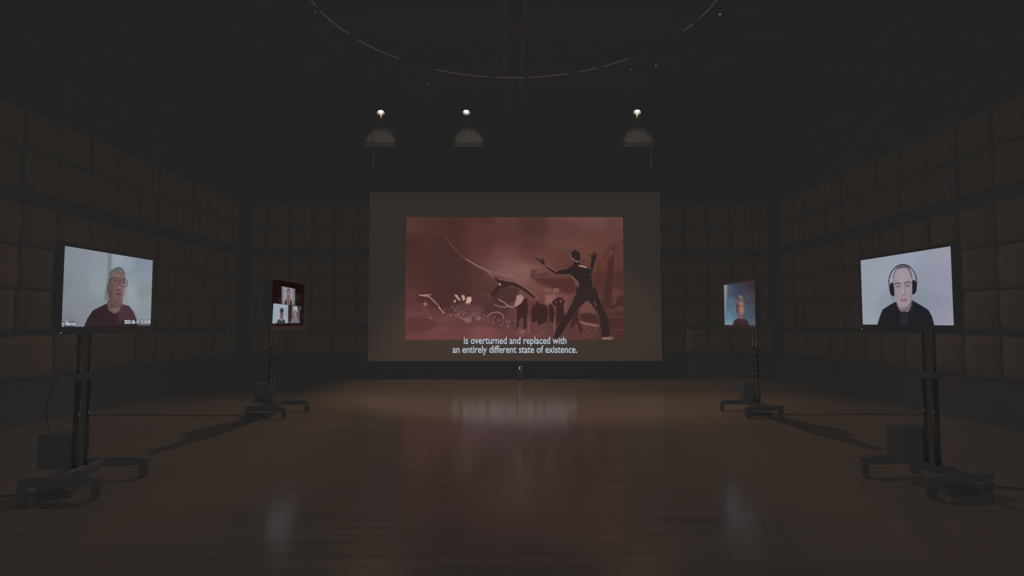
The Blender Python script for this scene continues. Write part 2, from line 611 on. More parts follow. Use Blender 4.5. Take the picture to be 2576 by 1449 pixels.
    cv.poly(T5([(505, 990), (515, 915), (540, 920), (565, 960), (580, 1040), (570, 1150), (520, 1150)]), dk, 7)
    cv.poly(T5([(545, 910), (560, 875), (620, 835), (650, 835), (690, 855), (715, 890), (690, 930), (700, 1000), (708, 1060), (690, 1170), (640, 1150), (600, 1190), (600, 1020), (600, 950), (560, 930)]), dk, 7)
    cv.poly(T5([(582, 895), (600, 878), (610, 900), (598, 912)]), (116, 74, 66), 5)
    cv.poly(T5([(642, 895), (662, 860), (680, 885), (655, 908)]), (116, 74, 66), 5)
    cv.poly(T5([(810, 900), (812, 830), (835, 808), (860, 830), (880, 1080), (940, 1250), (900, 1300), (860, 1150), (820, 1200), (770, 1260), (790, 1100)]), (68, 43, 42), 8)
    # burnt trunk with curling branches
    tr = (70, 44, 42)
    cv.poly(T5([(1240, 380), (1290, 320), (1325, 270), (1318, 480), (1300, 700), (1288, 900), (1282, 960), (1205, 960), (1212, 700), (1236, 550)]), tr, 6)
    cv.line(T5([(1225, 300), (1235, 250), (1265, 220), (1300, 222), (1340, 260), (1370, 300)]), 7, tr, 4)
    cv.line(T5([(1320, 240), (1305, 205), (1325, 180), (1355, 178), (1375, 200)]), 6, tr, 4)
    cv.line(T5([(1225, 300), (1200, 320), (1215, 350), (1250, 345), (1250, 310)]), 6, tr, 4)
    cv.line(T5([(1205, 350), (1200, 385), (1225, 410), (1240, 380)]), 6, tr, 4)
    cv.line(T5([(1325, 400), (1360, 388), (1388, 400), (1370, 440), (1325, 465)]), 6, tr, 4)
    cv.line(T5([(1130, 800), (1160, 785), (1180, 790)]), 6, tr, 4)
    cv.poly(T5([(1190, 730), (1205, 730), (1200, 940), (1180, 940)]), tr, 6)
    cv.line(T5([(1285, 900), (1300, 870), (1310, 890), (1295, 905)]), 5, tr, 4)
    cv.poly(T5([(1355, 850), (1380, 820), (1425, 805), (1450, 810), (1450, 940), (1330, 965), (1270, 990), (1270, 940), (1355, 920)]), (70, 45, 42), 8)
    # wrecks between the legs and at the right
    cv.poly(T5([(905, 950), (960, 890), (1000, 880), (1080, 980), (1120, 1080), (1130, 1110), (900, 1090)]), (110, 74, 66), 12, .8)
    cv.poly(T5([(905, 1040), (1000, 1030), (1110, 1060), (1120, 1150), (980, 1140), (905, 1110)]), (70, 46, 44), 9)
    cv.poly(T5([(890, 1130), (960, 1150), (1145, 1185), (1140, 1208), (960, 1180), (890, 1150)]), (132, 94, 88), 7)
    cv.line(T5([(1265, 1075), (1350, 1080), (1450, 1078)]), 5, (110, 74, 68), 4)
    cv.line(T5([(1275, 1235), (1380, 1235), (1455, 1248)]), 5, (112, 76, 70), 4)
    for k in range(30):
        x, y = r.uniform(930, 1130), r.uniform(1200, 1340)
        cv.line(T5([(x, y), (x + r.uniform(20, 80), y + r.uniform(-6, 18))]), 5, r.choice(((130, 92, 86), (72, 46, 44), (112, 76, 72))), 4, .6)
    # the tall figure
    fg = (47, 37, 37)
    sh = 6
    cv.poly(T5([(1020, 470), (1026, 420), (1042, 352), (1036, 325), (1020, 298), (1024, 290), (1046, 315), (1056, 272), (1070, 264), (1082, 268), (1094, 266), (1106, 285), (1105, 325), (1086, 366), (1072, 420), (1052, 500), (1034, 560)]), fg, sh)
    cv.poly(T5([(815, 436), (740, 470), (650, 488), (618, 512), (560, 488), (500, 448), (462, 428), (444, 385), (430, 336), (420, 336), (418, 368), (380, 352), (352, 336), (335, 346), (345, 366), (400, 406), (450, 442), (520, 500), (590, 549), (690, 553), (772, 545), (820, 560)]), fg, sh)
    cv.poly(T5([(820, 380), (890, 378), (892, 432), (976, 460), (1032, 490), (1040, 560), (1046, 650), (1066, 690), (1097, 722), (1115, 780), (980, 880), (848, 830), (856, 720), (845, 640), (800, 575), (765, 540), (790, 440), (815, 430)]), fg, sh)
    cv.poly(T5([(780, 300), (785, 266), (815, 246), (860, 242), (892, 275), (898, 340), (890, 388), (850, 392), (815, 362), (790, 335)]), fg, sh)
    cv.poly(T5([(850, 790), (820, 870), (760, 980), (700, 1080), (620, 1200), (580, 1290), (572, 1350), (640, 1348), (680, 1280), (760, 1150), (840, 1020), (905, 950), (965, 885), (1010, 876), (1055, 930), (1110, 1000), (1140, 1060), (1155, 1150), (1165, 1250), (1175, 1335), (1272, 1342), (1277, 1220), (1242, 1080), (1182, 950), (1130, 830), (1097, 720), (960, 700)]), (50, 39, 38), sh)
    hl = (160, 124, 124)
    cv.line(T5([(345, 362), (400, 402), (452, 438), (520, 498), (590, 547), (690, 553), (760, 545)]), 3.2, (140, 102, 98), 3, .8)
    cv.line(T5([(460, 430), (520, 460), (560, 490), (612, 516)]), 4, hl, 3)
    cv.line(T5([(640, 490), (700, 478), (740, 474)]), 3, (130, 96, 92), 3)
    cv.poly(T5([(770, 548), (800, 565), (845, 610), (880, 640), (888, 690), (870, 712), (850, 680), (842, 640), (800, 590)]), (128, 92, 92), 9, .85)
    for k in range(5):
        cv.line(T5([(850, 630 + k * 16), (886, 638 + k * 14)]), 3, (60, 42, 44), 3)
    cv.line(T5([(892, 442), (930, 446), (972, 460)]), 13, (176, 140, 138), 6)
    cv.line(T5([(868, 425), (895, 450)]), 5, hl, 4)
    cv.line(T5([(845, 384), (878, 384)]), 9, hl, 6)
    cv.line(T5([(776, 300), (788, 338), (812, 360), (845, 386)]), 7, (146, 112, 112), 6)
    cv.blob(1057 + .7836 * 795, 195.8 + .7836 * 330, 12, 8, (60, 44, 44), 1)
    cv.line(T5([(850, 244), (872, 256)]), 3, hl, 3)
    cv.line(T5([(812, 350), (830, 330), (850, 340)]), 4, (84, 62, 62), 4)
    cv.line(T5([(1070, 890), (1090, 915), (1100, 945)]), 4, hl, 3)
    cv.line(T5([(1048, 712), (1062, 703)]), 4, hl, 3)
    cv.line(T5([(1020, 420), (1024, 470), (1034, 490)]), 4, (100, 74, 72), 4)
    cv.line(T5([(1022, 545), (1032, 545)]), 4, hl, 3)
    cv.line(T5([(578, 1270), (578, 1300)]), 3, hl, 3)
    cv.line(T5([(1170, 1200), (1172, 1300)]), 3, (110, 78, 74), 3)
    for k in range(5):
        cv.line(T5([(350 + 14 * k, 345 + 9 * k), (362 + 14 * k, 338 + 9 * k)]), 2.4, (120, 90, 88), 2)
        if k < 4:
            cv.line(T5([(1062 + 11 * k, 272), (1060 + 11 * k, 312)]), 2.2, (112, 84, 82), 2)
    cv.poly(T5([(1175, 1338), (1230, 1334), (1320, 1350), (1310, 1366), (1180, 1362)]), (140, 104, 98), 7)
    cv.line(T5([(1250, 1325), (1320, 1340)]), 4, (150, 112, 106), 3)
    return cv


def paint_talker():          # front left monitor, crop origin (100,560) x 4.528
    cv = Canvas(330, 186, [(262, 262), (1278, 432), (1262, 1172), (230, 1192)])
    cv.field([(262, 300, (128, 137, 146)), (450, 320, (134, 138, 148)), (650, 420, (136, 143, 152)), (250, 700, (122, 132, 140)),
              (450, 700, (130, 137, 145)), (660, 700, (140, 149, 157)), (450, 1000, (128, 132, 142)), (300, 1150, (118, 124, 134)),
              (600, 1000, (128, 136, 144)), (880, 430, (146, 156, 166)), (1000, 480, (138, 149, 163)), (1140, 470, (127, 137, 152)), (1240, 520, (130, 142, 156)),
              (1020, 800, (146, 157, 163)), (1200, 640, (132, 144, 152)), (1180, 800, (128, 140, 144)), (1230, 900, (136, 148, 150)), (1180, 1000, (132, 144, 150)), (1050, 900, (142, 152, 158))], 3.2)
    cv.line([(788, 340), (786, 560), (775, 700), (750, 860)], 34, (98, 104, 106), 44, .8)
    cv.line([(1030, 560), (1280, 500)], 30, (118, 130, 138), 50, .4)
    cv.line([(1080, 780), (1280, 720)], 30, (120, 132, 136), 50, .4)
    cv.poly([(495, 1195), (540, 1090), (600, 1000), (680, 960), (770, 915), (850, 1030), (940, 930), (1010, 950), (1060, 1010), (1100, 1100), (1120, 1200)], (50, 38, 43), 8)
    cv.poly([(930, 940), (1010, 955), (1060, 1015), (1100, 1110), (1100, 1140), (900, 1140), (890, 1040)], (80, 56, 64), 50, .7)
    cv.line([(960, 960), (975, 1010)], 10, (58, 40, 46), 12)
    cv.poly([(768, 880), (940, 880), (935, 935), (905, 1000), (860, 1036), (820, 1025), (775, 990), (765, 930)], (98, 82, 80), 8)
    cv.blob(860, 990, 60, 40, (128, 116, 112), .6)
    cv.blob(850, 940, 70, 30, (76, 58, 58), .8)
    cv.poly([(778, 700), (775, 640), (800, 590), (850, 560), (900, 545), (945, 570), (972, 640), (968, 720), (955, 800), (940, 880), (905, 935), (860, 948), (815, 920), (785, 860), (774, 780)], (108, 88, 86), 8)
    cv.blob(960, 780, 45, 170, (138, 120, 120), .55)
    cv.blob(800, 800, 40, 130, (84, 66, 65), .8)
    cv.blob(880, 600, 60, 35, (130, 106, 102), .7)
    cv.blob(860, 910, 50, 40, (92, 68, 68), .6)
    cv.poly([(784, 620), (786, 580), (805, 545), (845, 515), (892, 503), (930, 515), (960, 560), (972, 620), (955, 585), (915, 542), (880, 548), (830, 565), (800, 600), (795, 660), (780, 690)], (84, 88, 90), 8)
    cv.line([(820, 548), (880, 522), (915, 522)], 8, (120, 126, 128), 10, .7)
    cv.line([(772, 705), (766, 750), (776, 800)], 9, (60, 50, 52), 6)
    for cx, cy, rx in ((848, 672, 44), (950, 690, 42)):
        cv.blob(cx, cy, 30, 26, (132, 118, 118), .35)
        pts = [(cx + rx * math.copysign(abs(math.cos(t)) ** .6, math.cos(t)), cy + 38 * math.copysign(abs(math.sin(t)) ** .7, math.sin(t))) for t in [k * math.pi / 12 for k in range(25)]]
        cv.line(pts, 5, (70, 66, 72), 4)
        cv.line(pts[12:], 5, (52, 50, 54), 4)
        cv.blob(cx + 2, cy - 8, 20, 10, (56, 44, 46), .95)
        cv.line([(cx - 28, cy - 48), (cx + 26, cy - 52)], 7, (96, 74, 72), 8, .8)
    cv.line([(892, 668), (908, 672)], 5, (56, 52, 56), 4)
    cv.line([(806, 640), (775, 690)], 7, (56, 52, 56), 5)
    cv.line([(990, 668), (985, 720), (970, 736)], 5, (90, 92, 100), 4)
    cv.blob(905, 735, 18, 20, (156, 124, 118), .7)
    cv.line([(872, 764), (895, 772), (912, 762)], 8, (66, 48, 48), 8, .9)
    cv.line([(862, 815), (890, 808), (918, 828)], 10, (60, 40, 42), 8)
    cv.line([(866, 826), (890, 836), (912, 838)], 8, (110, 78, 78), 8)
    cv.poly([(200, 1132), (390, 1130), (392, 1200), (200, 1200)], (66, 68, 74), 5, .95)
    cv.poly([(925, 1112), (1300, 1105), (1300, 1172), (925, 1176)], (44, 38, 44), 6, .9)
    cv.poly([(1120, 1107), (1300, 1104), (1300, 1172), (1124, 1174)], (92, 98, 102), 8, .75)
    return cv


def paint_headphones():      # front right monitor, crop origin (2130,590) x 5.366
    cv = Canvas(340, 191, [(195, 355), (1440, 152), (1517, 1230), (238, 1213)])
    cv.field([(200, 380, (146, 153, 168)), (800, 300, (150, 156, 172)), (1400, 200, (150, 152, 168)), (1480, 1200, (150, 150, 166)),
              (250, 1200, (148, 158, 168)), (400, 800, (146, 155, 167)), (500, 560, (150, 158, 170)), (1150, 600, (143, 146, 162)),
              (1250, 900, (136, 140, 158)), (1350, 700, (144, 147, 163)), (550, 900, (138, 148, 158)), (1020, 850, (132, 142, 154)), (1300, 1100, (142, 146, 162))], 3.0)
    sh = (33, 35, 39)
    cv.poly([(436, 1225), (470, 1110), (505, 1015), (600, 952), (695, 905), (905, 882), (965, 915), (1110, 998), (1150, 1028), (1200, 1120), (1236, 1240)], sh, 8)
    cv.line([(436, 1225), (470, 1110), (505, 1015), (600, 952), (690, 908)], 5, (52, 56, 74), 8, .7)
    cv.line([(910, 886), (965, 915), (1110, 998), (1150, 1028), (1200, 1120)], 5, (48, 52, 68), 8, .7)
    cv.poly([(690, 890), (905, 870), (898, 960), (880, 1020), (850, 1052), (770, 1048), (735, 1015), (705, 960)], (118, 106, 114), 8)
    cv.poly([(640, 600), (648, 530), (672, 470), (710, 440), (790, 425), (850, 448), (882, 500), (902, 570), (912, 660), (915, 770), (908, 860), (885, 915), (850, 965), (808, 1000), (760, 998), (715, 950), (680, 870), (656, 770), (642, 690)], (151, 140, 149), 8)
    cv.blob(770, 560, 110, 90, (164, 155, 164), .7)
    cv.blob(790, 800, 70, 120, (154, 140, 148), .6)
    cv.blob(700, 810, 40, 70, (148, 132, 141), .7)
    cv.blob(660, 760, 22, 160, (118, 104, 112), .55)
    cv.blob(900, 840, 26, 160, (132, 118, 128), .6)
    cv.blob(800, 990, 80, 26, (118, 102, 110), .5)
    cv.blob(800, 930, 50, 24, (160, 146, 154), .6)
    cv.poly([(672, 472), (700, 430), (740, 408), (795, 402), (838, 414), (868, 455), (905, 550), (912, 640), (900, 590), (868, 500), (838, 452), (790, 450), (735, 458), (690, 470), (655, 540), (642, 640), (640, 560)], (98, 86, 92), 9)
    cv.blob(780, 428, 60, 18, (106, 88, 92), .7)
    for pts in ([(664, 672), (700, 650), (745, 664)], [(806, 660), (850, 634), (890, 648)]):
        cv.line(pts, 15, (84, 72, 78), 10)
    for x, y in ((716, 696), (846, 686)):
        cv.blob(x, y, 36, 15, (112, 96, 104), .8)
        cv.line([(x - 26, y + 2), (x, y + 8), (x + 24, y)], 6, (72, 60, 66), 6)
        cv.blob(x + 2, y + 18, 30, 9, (134, 118, 126), .7)
    cv.line([(806, 680), (812, 750), (815, 800)], 8, (126, 110, 118), 12, .8)
    cv.blob(790, 770, 14, 40, (172, 162, 170), .7)
    cv.line([(765, 812), (790, 822), (815, 806)], 7, (92, 74, 80), 7)
    cv.line([(750, 878), (790, 868), (842, 872)], 9, (112, 84, 92), 7)
    cv.line([(755, 886), (795, 888), (838, 880)], 6, (86, 62, 70), 5)
    cv.line([(768, 902), (800, 908), (832, 896)], 13, (146, 108, 116), 9)
    hb = (44, 46, 58)
    arc = [(776 + 194 * math.cos(t), 650 - 246 * math.sin(t)) for t in [math.radians(a) for a in range(5, 172, 6)]]
    cv.line(arc, 13, hb, 5)
    cv.line(arc[4:9], 5, (96, 100, 114), 4)
    cv.line([(582, 610), (590, 680), (606, 760), (622, 806)], 12, (38, 42, 58), 5)
    cv.poly([(598, 690), (614, 652), (640, 644), (656, 720), (664, 828), (640, 830), (612, 808), (598, 760)], (33, 35, 40), 6)
    cv.poly([(908, 618), (938, 610), (962, 636), (975, 650), (972, 740), (964, 776), (936, 806), (912, 804)], (34, 36, 41), 6)
    cv.line([(968, 600), (972, 660)], 14, (58, 64, 84), 5)
    cv.line([(628, 815), (638, 870), (640, 915)], 4, (84, 88, 96), 4)
    cv.poly([(745, 1230), (752, 1080), (780, 1042), (812, 1034), (845, 1048), (862, 1090), (868, 1230)], (40, 43, 48), 8)
    for k in range(8):
        cv.line([(762, 1075 + 20 * k), (842, 1075 + 20 * k)], 5, (46, 50, 56), 6, .6)
    return cv


def paint_three():           # far left monitor, crop origin (590,680) x 3.717
    cv = Canvas(200, 113, [(352, 97), (676, 120), (664, 524), (352, 522)])
    cv.img[:] = (10, 6, 6)
    cv.poly([(443, 157), (580, 172), (578, 330), (450, 324)], (138, 141, 153), 4)
    cv.poly([(443, 157), (460, 159), (462, 325), (450, 324)], (104, 106, 116), 8, .9)
    cv.poly([(556, 170), (580, 172), (578, 330), (556, 329)], (100, 106, 112), 6, .8)
    cv.blob(512, 200, 17, 26, (84, 70, 72), 1, 5)
    cv.poly([(496, 200), (500, 186), (524, 186), (528, 210), (532, 300), (494, 300)], (112, 88, 84), 7)
    cv.blob(513, 222, 10, 26, (142, 116, 114), 1, 4)
    cv.line([(506, 240), (520, 240)], 3, (88, 50, 54), 3)
    cv.line([(505, 215), (510, 215)], 3, (60, 44, 48), 3)
    cv.line([(516, 215), (521, 215)], 3, (60, 44, 48), 3)
    cv.poly([(470, 326), (476, 290), (492, 276), (502, 326)], (44, 44, 50), 5)
    cv.poly([(526, 330), (530, 278), (545, 284), (552, 330)], (44, 44, 50), 5)
    cv.poly([(500, 270), (528, 270), (530, 328), (500, 326)], (116, 92, 90), 6)
    cv.line([(513, 285), (513, 328)], 5, (70, 56, 58), 4)
    cv.poly([(368, 318), (512, 330), (510, 496), (362, 496)], (152, 163, 175), 4)
    cv.blob(492, 400, 16, 70, (128, 142, 150), .7)
    cv.blob(380, 460, 16, 60, (136, 146, 156), .6)
    cv.blob(448, 382, 18, 24, (58, 56, 60), 1, 5)
    cv.blob(448, 420, 17, 42, (104, 88, 88), 1, 4)
    cv.poly([(431, 385), (440, 364), (458, 362), (466, 388), (464, 398), (433, 400)], (52, 50, 54), 5)
    cv.line([(436, 408), (444, 408)], 3, (44, 38, 42), 3)
    cv.line([(452, 408), (461, 408)], 3, (44, 38, 42), 3)
    cv.line([(440, 444), (456, 444)], 4, (62, 46, 48), 4)
    cv.poly([(402, 496), (410, 470), (432, 458), (448, 476), (464, 458), (478, 470), (484, 496)], (50, 54, 60), 6)
    cv.poly([(514, 330), (545, 332), (545, 496), (512, 496)], (32, 28, 32), 4)
    cv.line([(512, 484), (532, 490)], 4, (150, 160, 170), 4)
    cv.poly([(543, 332), (630, 337), (626, 496), (541, 496)], (74, 78, 80), 4)
    r = random.Random(3)
    for k in range(9):
        for j in range(4):
            x = 546 + 9 * k
            y = 340 + j * 38
            cv.line([(x, y), (x, y + r.uniform(18, 30))], 6, r.choice(((54, 56, 60), (120, 124, 122), (96, 92, 84), (140, 144, 146), (40, 40, 44))), 3)
    cv.poly([(532, 496), (545, 462), (572, 440), (602, 440), (620, 468), (628, 496)], (102, 112, 124), 7)
    for k in range(14):
        x, y = r.uniform(545, 618), r.uniform(455, 494)
        cv.line([(x, y), (x + 6, y + 4)], 4, r.choice(((140, 150, 160), (70, 80, 96))), 3, .8)
    cv.blob(584, 372, 22, 34, (164, 166, 168), 1, 5)
    cv.blob(580, 405, 18, 34, (140, 122, 120), 1, 4)
    cv.line([(566, 392), (596, 396)], 4, (80, 74, 78), 4)
    cv.line([(572, 424), (588, 424)], 3, (100, 76, 76), 3)
    cv.line([(562, 440), (574, 460), (584, 490)], 5, (120, 98, 90), 4)
    cv.line([(640, 340), (640, 372)], 5, (120, 124, 128), 3)
    return cv


def paint_blue_room():       # far right monitor, crop origin (1780,680) x 3.714
    cv = Canvas(190, 107, [(163, 148), (406, 90), (412, 512), (172, 512)])
    cv.field([(200, 180, (62, 84, 104)), (210, 300, (74, 100, 122)), (200, 440, (92, 124, 142)), (200, 500, (110, 138, 150)), (260, 400, (80, 108, 126)),
              (250, 200, (54, 70, 88)), (300, 150, (48, 58, 74)), (330, 120, (58, 50, 58)), (350, 250, (52, 64, 78)), (350, 400, (66, 84, 98)), (390, 150, (44, 42, 50)), (385, 260, (60, 54, 62)),
              (400, 400, (66, 76, 90)), (380, 500, (76, 90, 102)), (300, 200, (46, 58, 74))], 3.0)
    cv.poly([(160, 150), (192, 142), (190, 240), (180, 380), (173, 440), (168, 300)], (132, 134, 136), 10)
    cv.poly([(186, 144), (194, 142), (192, 240), (182, 360)], (92, 98, 100), 6, .7)
    cv.poly([(232, 516), (244, 472), (272, 450), (295, 444), (320, 450), (346, 468), (364, 516)], (56, 38, 46), 8)
    cv.blob(300, 470, 30, 16, (84, 54, 60), .6)
    cv.poly([(274, 420), (314, 420), (314, 448), (295, 456), (276, 446)], (92, 72, 68), 5)
    cv.line([(278, 440), (296, 444), (314, 442)], 5, (136, 142, 150), 4)
    cv.blob(276, 350, 15, 60, (62, 48, 50), 1, 4)
    cv.blob(296, 345, 26, 82, (132, 100, 90), 1, 5)
    cv.blob(304, 390, 14, 34, (158, 124, 112), .8)
    cv.blob(276, 350, 9, 60, (84, 62, 60), .8)
    cv.poly([(264, 320), (264, 280), (278, 246), (292, 234), (310, 246), (324, 290), (328, 340), (322, 370), (318, 310), (296, 296), (274, 312)], (92, 80, 78), 7)
    cv.line([(280, 250), (296, 244), (306, 260), (300, 280)], 7, (130, 124, 122), 6)
    cv.blob(296, 305, 20, 14, (146, 116, 104), .8)
    cv.line([(272, 334), (288, 338)], 4, (60, 48, 50), 4)
    cv.line([(296, 338), (316, 336)], 4, (72, 62, 64), 4)
    cv.line([(298, 340), (302, 378)], 5, (170, 140, 128), 5)
    cv.line([(290, 404), (308, 404)], 5, (92, 52, 54), 4)
    cv.line([(284, 425), (310, 425)], 4, (88, 66, 62), 5)
    return cv


# ---------------------------------------------------------------- projection screen
YS = 15.30
tl, br = at(930, 484, YS), at(1665, 908, YS)
bl_ = at(926, 908, YS)
tr_ = at(1660, 484, YS)
x0, x1 = (tl.x + bl_.x) / 2, (br.x + tr_.x) / 2
z0, z1 = (br.z + bl_.z) / 2, (tl.z + tr_.z) / 2
scr = thing('projection_screen', 'huge pale projection screen on the back wall showing a red film frame with subtitles', 'screen', ((x0 + x1) / 2, YS, z0))
cxs = (x0 + x1) / 2


def sfab(b):
    box(b, (x0 - cxs, 0, 0), (x1 - cxs, .02, z1 - z0))


plabel(mk('screen_surface', M['screen_cloth'], sfab, scr), 'grey screen cloth')


def sframe(b):
    w = (x1 - x0) / 2
    h = z1 - z0
    for lo, hi in (((-w, .02, 0), (w, .09, .06)), ((-w, .02, h - .06), (w, .09, h)), ((-w, .02, .06), (-w + .06, .09, h - .06)), ((w - .06, .02, .06), (w, .09, h - .06))):
        box(b, lo, hi)


mk('frame', M['black_paint'], sframe, scr)
for sx in (-1, 1):
    bx('wall_bracket', M['black_paint'], (sx * 2.6 - .05, .09, .3), (sx * 2.6 + .05, YB - YS, .4), scr)
    bx('wall_bracket', M['black_paint'], (sx * 2.6 - .05, .09, 3.9), (sx * 2.6 + .05, YB - YS, 4.0), scr)
fa, fb_, fc, fd = at(1022.8, 546.8, YS), at(1565.5, 545.8, YS), at(1571.4, 853.6, YS), at(1019, 856.2, YS)
film_l, film_r = (fa.x + fd.x) / 2 - cxs, (fb_.x + fc.x) / 2 - cxs
film_t, film_b = (fa.z + fb_.z) / 2 - z0, (fc.z + fd.z) / 2 - z0
cv = paint_film()
fp = picture('film_picture', cv, 1, 1, M['film'], scr,
             lambda a, b: np.stack([film_l + (film_r - film_l) * a, np.full_like(a, -.004), film_b + (film_t - film_b) * b], -1))
plabel(fp, 'red film frame of a dark figure with raised arms before a ruined city')


def text(name, body, size, m, parent, loc, rot, xs=1.0, align='CENTER', bold=0.0, width=None):
    cu = bpy.data.curves.new(name, 'FONT')
    cu.body = body
    cu.size = size
    cu.align_x = align
    cu.align_y = 'BOTTOM_BASELINE'
    cu.extrude = 0.0015
    cu.offset = bold
    cu.resolution_u = 3
    o = bpy.data.objects.new(name, cu)
    C.objects.link(o)
    bpy.context.view_layer.update()
    dg = bpy.context.evaluated_depsgraph_get()
    me = bpy.data.meshes.new_from_object(o.evaluated_get(dg))
    bpy.data.objects.remove(o)
    bpy.data.curves.remove(cu)
    if width:
        X = [v.co.x for v in me.vertices]
        xs = width / (max(X) - min(X))
    for v in me.vertices:
        v.co.x *= xs
    me.name = name
    me.materials.clear()
    me.materials.append(m)
    r = bpy.data.objects.new(name, me)
    C.objects.link(r)
    r.parent = parent
    r.location = loc
    r.rotation_euler = rot
    return r


def split_words(o, gap, name):
    """each word of a written line becomes an object of its own"""
    bm = bmesh.new(); bm.from_mesh(o.data)
    left = set(bm.verts); isl = []
    while left:
        st = [left.pop()]; grp = list(st)
        while st:
            v = st.pop()
            for e in v.link_edges:
                w_ = e.other_vert(v)
                if w_ in left:
                    left.discard(w_); st.append(w_); grp.append(w_)
        isl.append((min(v.co.x for v in grp), max(v.co.x for v in grp), {v.index for v in grp}))
    isl.sort(key=lambda q: q[0])
    words = []; end = -1e9
    for a, b, g in isl:
        if a - end > gap:
            words.append(set(g))
        else:
            words[-1] |= g
        end = max(end, b)
    for g in words:
        b2 = bm.copy()
        bmesh.ops.delete(b2, geom=[v for v in b2.verts if v.index not in g], context='VERTS')
        me = bpy.data.meshes.new(name)
        b2.to_mesh(me); b2.free()
        me.materials.append(o.data.materials[0])
        q = bpy.data.objects.new(name, me)
        C.objects.link(q)
        q.parent = o.parent; q.location = o.location; q.rotation_euler = o.rotation_euler
    bm.free()
    bpy.data.objects.remove(o)


def sub_line(body, pxl, pxr, base):
    a, b = at(pxl, base, YS), at(pxr, base, YS)
    o = text('subtitle_line', body, .265, M['white_text'], scr, ((a.x + b.x) / 2 - cxs, -.010, a.z - z0), (math.pi / 2, 0, 0), width=b.x - a.x, bold=.0032)
    split_words(o, .045, 'subtitle_word')


sub_line('is overturned and replaced with', 1167, 1425, 865)
sub_line('an entirely different state of existence.', 1139, 1452, 887.5)

# ---------------------------------------------------------------- monitors and their carts


def make_monitor(cv, pw, loc, rz, tilt, label, piclabel, led=True):
    """local: screen faces +x, width along y; origin at the middle of the picture"""
    t = thing('monitor', label, 'monitor', loc, rz, 'video monitors on rolling stands')
    ph = pw * 9 / 16
    side, top, bot, dep = .032, .034, .062, .085
    # viewer looks along -x: viewer's right is +y ... local y runs to the viewer's right
    def body(b):
        box(b, (-dep, -pw / 2 - side + .02, -ph / 2 - bot + .02), (-.03, pw / 2 + side - .02, ph / 2 + top - .02), None, .012)
    mk('housing', M['black_plastic'], body, t)

    def bez(b):
        y0_, y1_, a0, a1 = -pw / 2 - side, pw / 2 + side, -ph / 2 - bot, ph / 2 + top
        box(b, (-.035, y0_, a0), (.006, y1_, -ph / 2))
        box(b, (-.035, y0_, ph / 2), (.006, y1_, a1))
        box(b, (-.035, y0_, -ph / 2), (.006, -pw / 2, ph / 2))
        box(b, (-.035, pw / 2, -ph / 2), (.006, y1_, ph / 2))
    mk('bezel', M['glossy_bezel'], bez, t)
    p = picture('display', cv, pw, ph, M['video'], t,
                lambda a, b: np.stack([np.zeros_like(a), -pw / 2 + pw * a, -ph / 2 + ph * b], -1), .003)
    plabel(p, piclabel)
    if led:
        o = bx('power_light', M['led_yellow'], (.006, -pw / 2 - .01, -ph / 2 - .052), (.009, -pw / 2 - .001, -ph / 2 - .045), t)
        plabel(o, 'tiny lit power light')
    return t, p, pw, ph


def caster(parent, x, y, ang, top):
    """twin wheel caster; a part with the wheel as sub-part"""
    def fork(b):
        tube(b, [(x, y, top), (x, y, .095)], .016, 10)
        c, s = math.cos(ang), math.sin(ang)
        ox, oy = x + .022 * c, y + .022 * s
        m = Matrix.Translation((ox, oy, 0)) @ Matrix.Rotation(ang, 4, 'Z')
        box(b, (-.034, -.030, .086), (.036, .030, .108), m, .006)
        box(b, (-.010, -.034, .036), (.014, -.029, .088), m)
        box(b, (-.010, .029, .036), (.014, .034, .088), m)
    f = mk('caster', M['black_plastic'], fork, parent)

    def wheel(b):
        c, s = math.cos(ang), math.sin(ang)
        ox, oy = x + .022 * c, y + .022 * s
        for w0, w1 in ((-.026, -.005), (.005, .026)):
            p = []
            prof = ((0.0, .036), (.25, .046), (.75, .046), (1.0, .036))
            pts = [(ox - s * (w0 + (w1 - w0) * q), oy + c * (w0 + (w1 - w0) * q), .046) for q, _ in prof]
            tube(b, pts, [r for _, r in prof], 16)
    mk('wheel', M['rubber'], wheel, f)


def beam(parent, y, xa, xb, sag):
    """base leg: rounded rectangular arm, thicker at the middle"""
    def fn(b):
        n = 9
        rings = []
        for i in range(n):
            t = i / (n - 1)
            x = xa + (xb - xa) * t
            e = 1.0 - .28 * abs(2 * t - 1) ** 2
            hw, hh = .034, .036 * e + .006
            zc = .150 - sag * (1 - abs(2 * t - 1) ** 2)
            if i in (0, n - 1):
                hw *= .8; hh *= .75
            ring = []
            for k in range(12):
                a = 2 * math.pi * k / 12
                cy = math.copysign(abs(math.cos(a)) ** .5, math.cos(a)) * hw
                cz = math.copysign(abs(math.sin(a)) ** .5, math.sin(a)) * hh
                ring.append(b.verts.new((x, y + cy, zc + cz)))
            rings.append(ring)
        for A, B in zip(rings, rings[1:]):
            for k in range(12):
                f = b.faces.new((A[k], A[(k + 1) % 12], B[(k + 1) % 12], B[k]))
                f.smooth = True
        b.faces.new(rings[0][::-1]); b.faces.new(rings[-1])
    return mk('leg', M['black_paint'], fn, parent)


